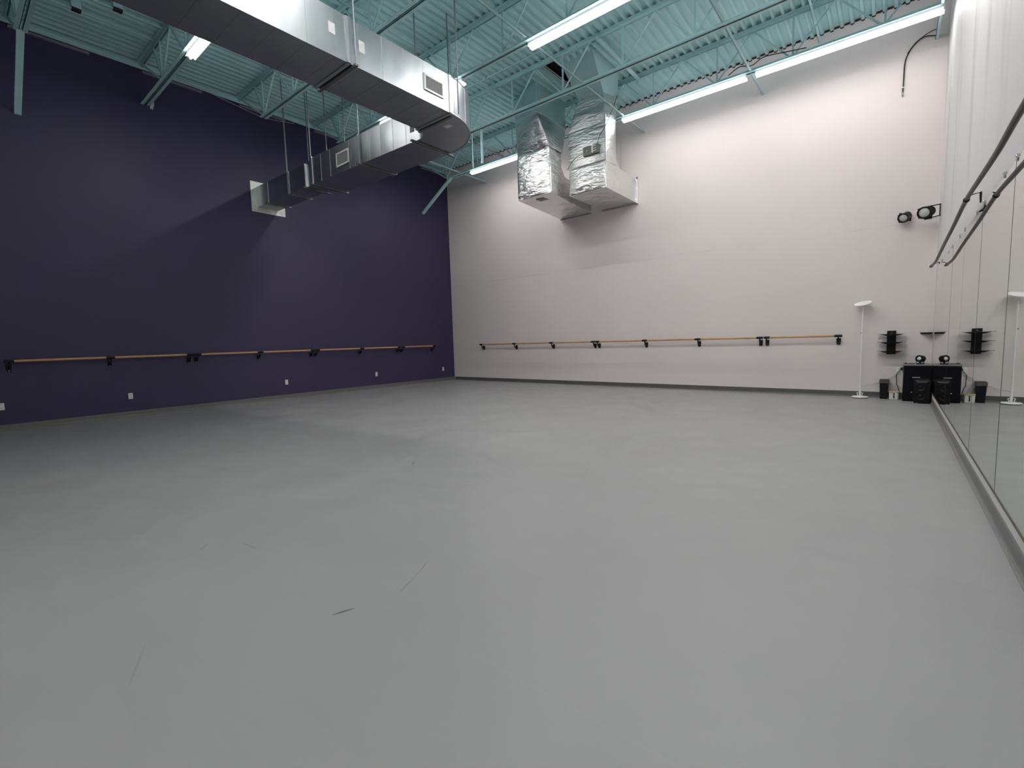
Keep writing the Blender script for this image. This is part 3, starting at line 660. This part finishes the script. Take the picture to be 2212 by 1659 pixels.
# ---------------------------------------------------------------- spot lamps on the walls
def spot(label, c, d, up, size=.085, yoke=None):
    c = Vector(c); d = Vector(d).normalized()
    r = thing('stage_spotlight', c, label, 'spotlight', 'black spotlights')
    s = size
    MB().lathe([(s*.80, -s*2.0), (s*.95, -s*1.9), (s*.98, -.012), (s*1.14, -.012), (s*1.14, .028), (s*.95, .028), (s*.93, .006), (0, .006)], c, d, 24).build('lamp_can', 'black', r, smooth=True)
    MB().lathe([(s*.93, .004), (s*.80, .018), (s*.45, .030), (0, .034)], c, d, 24).build('lens', 'lens', r, smooth=True)
    a = d.cross(Vector(up)).normalized(); u = a.cross(d)
    mb = MB()
    for i in range(4):
        t = PI/4+PI/2*i; q = c+d*.01+(a*math.cos(t)+u*math.sin(t))*s*1.16; mb.tube([q-d*.02, q+d*.02], .012, 6)
    mb.build('retaining_lugs', 'black', r)
    if yoke:
        w = Vector(yoke)
        off = Vector((0, 0, 1)) if abs(w.x-c.x) > .1 else a
        p = c-d*s*.9
        q1, q2 = p+off*s*1.12, p-off*s*1.12
        e1, e2 = w+off*s*1.0, w-off*s*1.0
        MB().bar(q1, e1, .022, .008, d).bar(q2, e2, .022, .008, d).bar(e1, e2, .022, .012, d).build('yoke_bracket', 'black', r)
    return r
r = spot('black spotlight fixed to the white wall, tilted, left of the bracketed one', (.088, 10.72, 3.160), (-.35, -.86, -.42), (0, 0, 1), .070)
MB().bar((.13, 10.76, 3.20), (.16, YB-.001, 3.19), .05, .10).build('mount_block', 'black', r)
MB().add([(.03, 10.80, 3.26), (.20, 10.80, 3.20), (.19, YB-.002, 3.12), (.02, YB-.002, 3.20), (.03, 10.80, 3.27), (.20, 10.80, 3.21), (.19, YB-.002, 3.13), (.02, YB-.002, 3.21)],
         [(0, 1, 2, 3), (4, 7, 6, 5), (0, 4, 5, 1), (1, 5, 6, 2), (2, 6, 7, 3), (3, 7, 4, 0)]).build('hood_flap', 'black', r)
r = spot('black spotlight on an open yoke bracket fixed to the mirror-side wall', (.350, 10.45, 3.148), (-.42, -.85, -.22), (0, 0, 1), .085)
MB().bar((.37, 10.50, 3.245), (XR+.003, 10.60, 3.275), .03, .014).bar((.37, 10.50, 3.05), (XR+.003, 10.60, 3.095), .03, .014).bar((XR-.006, 10.60, 3.09), (XR-.006, 10.60, 3.28), .03, .014, (1, 0, 0)).build('yoke_bracket', 'black', r)
MB().bar((.40, 10.53, 3.05), (.40, 10.53, 3.245), .09, .10, (1, 0, 0)).build('lamp_back', 'black', r)

# ---------------------------------------------------------------- glass shelf unit, corner shelf
r = thing('wall_shelf', (0, YB-.001, .80), 'black three-tier media shelf with clear glass shelves on the white wall', 'wall shelf')
MB().rings([[(-.066, YB-.001, z), (.066, YB-.001, z), (.060, YB-.035, z), (-.060, YB-.035, z)] for z in (.80, 1.225)]).build('back_column', 'black', r, bevel=.004)
MB().lathe([(.008, 0), (.006, .004), (0, .005)], (0, YB-.035, 1.19), (0, -1, 0), 10).build('screw_head', 'screw', r)
for z in (.86, 1.02, 1.165):
    mb = MB()
    n = 14; front = []
    for i in range(n+1):
        t = -1+2*i/n; front.append((t*.16, .034*(1-t*t)))
    top = [(x, YB-.05-.11*(1-abs(x)/.20), z) for x, h in front]
    mb.rings([[(x, YB-.04, z-.006-h*.6), (x, YB-.04, z-.002), (x, YB-.05-.16*(1-(x/.17)**2), z-.002), (x, YB-.05-.16*(1-(x/.17)**2), z-.006-h*.8)] for x, h in front])
    mb.build('support_arm', 'black', r)
    MB().box((-.20, YB-.24, z), (.20, YB-.045, z+.007)).build('glass_shelf', 'glass', r, bevel=.002)
r = thing('corner_shelf', (.48, YB-.15, 1.165), 'small thin black corner shelf where white wall meets mirror', 'corner shelf')
MB().rings([[(.385, YB-.001, z), (XR-.001, YB-.001, z), (XR-.001, YB-.20, z), (XR-.05, YB-.20, z), (.43, YB-.10, z)] for z in (1.165, 1.180)]).build('shelf_board', 'black', r)
MB().box((.40, YB-.012, 1.150), (XR-.01, YB-.001, 1.166)).build('wall_cleat', 'black', r)

# ---------------------------------------------------------------- floor lamp
r = thing('floor_lamp', (-.42, 10.74, 0), 'slim white floor lamp with a tilted disc head, beside the white wall', 'floor lamp')
MB().lathe([(.121, 0), (.121, .012)], (-.42, 10.74, 0)).build('rubber_foot_ring', 'rubber', r, smooth=True)
MB().lathe([(.127, .012), (.128, .022), (.115, .030), (.03, .036), (0, .036)], (-.42, 10.74, 0)).build('base_disc', 'lampwhite', r, smooth=True)
MB().tube([(-.42, 10.74, .03), (-.422, 10.74, 1.0), (-.425, 10.74, 1.69)], [.0125, .011, .010], 12).build('pole', 'lampwhite', r, smooth=True)
MB().tube([(-.42, 10.74, .03), (-.42, 10.74, .22)], .017, 12).build('pole_sleeve', 'lampwhite', r, smooth=True)
MB().lathe([(.006, 0), (.006, .016), (0, .017)], (-.432, 10.735, 1.20), (-.8, -.6, 0), 8).build('switch_knob', 'black', r)
MB().lathe([(.010, 0), (.010, .014), (0, .016)], (-.43, 10.73, .21), (-.8, -.6, 0), 8).build('clamp_knob', 'lampwhite', r)
hd = Vector((-.16, -.34, 1)).normalized()
h = MB().lathe([(.0, -.020), (.10, -.016), (.128, -.006), (.132, .002), (.128, .008), (0, .010)], (-.425, 10.74, 1.735), hd).build('disc_head', 'lampwhite', r, smooth=True)
MB().lathe([(.018, 0), (.014, .035), (0, .035)], (-.425, 10.74, 1.68), (0, 0, 1), 12).build('head_joint', 'lampwhite', r, smooth=True)
mb = MB()
for sx in (-1, 1):
    mb.tube(spline([(-.42+sx*.012, 10.73, .09), (-.42+sx*.03, 10.71, .10), (-.42+sx*.042, 10.71, .085), (-.42+sx*.03, 10.70, .06), (-.42+sx*.035, 10.70, .04)]), .006, 6)
mb.build('coiled_flex', 'lampwhite', r)
MB().tube(spline([(-.415, 10.75, .20), (-.33, 10.86, .215), (-.20, 10.90, .26), (0, 10.90, .36), (.12, 10.905, .455)]), .004, 6).build('power_cord', 'wirewhite', r)

# ---------------------------------------------------------------- corner things
r = thing('storage_cabinet', (.365, 10.72, 0), 'black cabinet with grey top and silver badge, in the corner by the mirror', 'cabinet')
B((.185, 10.535, .0), (XR-.008, YB-.012, .615)).build('cabinet_body', 'navy', r, bevel=.006)
B((.190, 10.520, .012), (XR-.010, 10.534, .605)).build('front_door', 'navy', r, bevel=.004)
B((.180, 10.525, .615), (XR-.006, YB-.010, .640)).build('grey_top', 'cabtop', r, bevel=.004)
g = B((.300, 10.517, .412), (.405, 10.520, .424)).build('badge', 'silver', r)
mb = MB()
for i in range(9): mb.box((.304+i*.011, 10.5155, .414), (.3105+i*.011, 10.517, .422 if i % 3 else .419))
mb.build('badge_lettering', mat('pale_badge_relief', (.8, .8, .82), .3, metal=.4), g)
B((.290, 10.517, .155), (.312, 10.520, .165)).build('small_tag', 'outlet', r)
r = thing('party_speaker', (.43, 10.36, 0), 'black tower speaker with two ringed woofers, standing before the cabinet', 'speaker')
MB().rings([[(.335+o, 10.27+o, z), (XR-.025-o, 10.27+o, z), (XR-.012-o, 10.30, z), (XR-.012-o, 10.49-o, z), (.325+o, 10.49-o, z), (.325+o, 10.29, z)] for z, o in ((.0, .008), (.02, 0), (.375, 0), (.40, .012))]).build('speaker_body', 'spkblack', r, bevel=.004)
for z in (.275, .125): MB().lathe([(.066, 0), (.072, .006), (.066, .010), (.058, .004), (.03, -.0), (.018, .008), (0, .010)], (.405, 10.268, z), (0, -1, 0), 28).build('woofer', 'spkring', r, smooth=True)
MB().rings([[(.355, 10.268, .352), (.475, 10.268, .352), (.495, 10.268, .378), (.350, 10.268, .378)], [(.355, 10.262, .352), (.475, 10.262, .352), (.495, 10.262, .378), (.350, 10.262, .378)]]).build('control_panel', 'spkpanel', r)
MB().tube([(.35, 10.30, .40), (.36, 10.30, .412), (.50, 10.30, .412), (.51, 10.30, .40)], .007, 8).build('carry_handle', 'spkring', r)
B((.35, 10.262, .003), (.372, 10.266, .010)).build('floor_badge', 'silver', r)
r = thing('desk_spotlight', (.40, 10.62, .640), 'small black round spotlight with white lens, standing on the cabinet', 'spotlight')
MB().box((.345, 10.58, .640), (.450, 10.67, .657)).build('base_block', 'black', r, bevel=.005)
MB().lathe([(.040, -.075), (.056, -.062), (.058, 0), (.058, .018), (.046, .018), (.038, .002), (0, .002)], (.388, 10.61, .735), (-.62, -.78, .10), 28).build('lamp_ring', 'black', r, smooth=True)
MB().lathe([(.033, .004), (.028, .016), (.012, .025), (0, .027)], (.385, 10.607, .735), (-.62, -.78, .10), 24).build('lens', 'boxwhite', r, smooth=True)
MB().tube([(.352, 10.62, .655), (.342, 10.62, .69), (.346, 10.62, .735)], .004, 8).build('yoke_leg', 'black', r)
MB().tube([(.440, 10.62, .655), (.452, 10.62, .69), (.448, 10.62, .745)], .004, 8).build('yoke_leg', 'black', r)
B((.385, 10.615, .655), (.410, 10.640, .69)).build('pivot_post', 'black', r); B((.440, 10.605, .738), (.462, 10.640, .750)).build('tilt_knob', 'black', r)
tag(MB().tube(spline([(.33, 10.64, .648), (.27, 10.60, .648), (.21, 10.62, .648), (.20, 10.70, .648), (.205, 10.80, .648), (.22, 10.87, .648)]), .005, 6).build('power_cord', 'cable', loc=(.3, 10.64, .645)),
    'thin black cord looped on the cabinet top from the small spotlight', 'cord')
tag(MB().tube(spline([(.172, YB-.02, .575), (.165, YB-.03, .54), (.12, YB-.03, .485), (.092, YB-.03, .43), (.092, YB-.03, .37), (.10, YB-.03, .30), (.098, YB-.03, .265), (.125, YB-.04, .19), (.148, YB-.06, .10), (.155, YB-.08, .03), (.16, YB-.10, .006)]), .005, 6)
    .box((.145, YB-.045, .52), (.182, YB-.008, .56)).build('power_cord', 'cable', loc=(.12, YB-.03, 0)), 'black cord with plug hanging from the outlet behind the cabinet', 'cord')
r = thing('waste_bin', (-.075, 10.80, 0), 'black waste bin with a grey liner folded over its rim, beside the white box', 'waste bin')
MB().rings([[(-.075+sx*w, 10.80+sy*d, z) for sx, sy in ((-1, -.8), (-.9, -1), (.9, -1), (1, -.8), (1, .8), (.9, 1), (-.9, 1), (-1, .8))] for w, d, z in ((.052, .075, 0), (.066, .098, .338), (.060, .090, .338), (.050, .072, .02))], capb=True).build('bin_body', 'black', r)
MB().rings([[(-.075+sx*w, 10.80+sy*d, z) for sx, sy in ((-1, -.8), (-.9, -1), (-.3, -1.03), (.3, -.98), (.9, -1), (1, -.8), (1, .8), (.9, 1), (-.9, 1), (-1, .8))] for w, d, z in ((.064, .096, .285), (.070, .102, .290), (.071, .104, .345), (.062, .094, .346), (.055, .085, .25))], capa=False, capb=False).build('bin_liner', 'bag', r, smooth=True)
r = thing('storage_tin', (.068, 10.68, 0), 'small white box with a wooden lid and black strip, between bin and cabinet', 'storage box')
MB().rings([[(.068+sx*w, 10.68+sy*w, z) for sx, sy in ((-1, -.75), (-.75, -1), (.75, -1), (1, -.75), (1, .75), (.75, 1), (-.75, 1), (-1, .75))] for w, z in ((.056, 0), (.064, .01), (.068, .128))]).build('box_body', 'boxwhite', r, bevel=.003)
MB().rings([[(.068+sx*w, 10.68+sy*w, z) for sx, sy in ((-1, -.75), (-.75, -1), (.75, -1), (1, -.75), (1, .75), (.75, 1), (-.75, 1), (-1, .75))] for w, z in ((.070, .128), (.072, .146), (.068, .150))]).build('wooden_lid', 'lidwood', r)
MB().box((.059, 10.609, .030), (.077, 10.6135, .092)).box((.058, 10.609, .098), (.080, 10.6135, .122)).build('black_strip', 'rubber', r)

# ---------------------------------------------------------------- world, camera, colour
w = bpy.data.worlds.new('room_world'); S.world = w; w.use_nodes = True
w.node_tree.nodes['Background'].inputs[0].default_value = (.5, .5, .52, 1); w.node_tree.nodes['Background'].inputs[1].default_value = .02
yaw, pitch, roll, f = 0.6843306, -0.0929860, -0.0296793, 1005.307
fw = Vector((-math.sin(yaw)*math.cos(pitch), math.cos(yaw)*math.cos(pitch), math.sin(pitch)))
rt = Vector((math.cos(yaw), math.sin(yaw), 0)); up = rt.cross(fw)
r2 = rt*math.cos(roll)+up*math.sin(roll); u2 = -rt*math.sin(roll)+up*math.cos(roll)
cam = bpy.data.cameras.new('camera'); co = bpy.data.objects.new('camera', cam); C.objects.link(co)
cam.sensor_width = 36; cam.sensor_fit = 'HORIZONTAL'; cam.lens = f/2212*36; cam.clip_start = .02
mw = Matrix((r2, u2, -fw)).transposed().to_4x4(); mw.translation = Vector((0, 0, 1.25)); co.matrix_world = mw
S.camera = co
S.view_settings.view_transform = 'Standard'; S.view_settings.look = 'None'; S.view_settings.gamma = 1
S.view_settings.use_curve_mapping = False; S.view_settings.exposure = 0.
S.cycles.max_bounces = 6; S.cycles.diffuse_bounces = 4; S.cycles.glossy_bounces = 3; S.cycles.use_adaptive_sampling = True; S.cycles.adaptive_threshold = .1; S.cycles.adaptive_min_samples = 20; S.cycles.use_denoising = True
S.cycles.sample_clamp_indirect = 6.
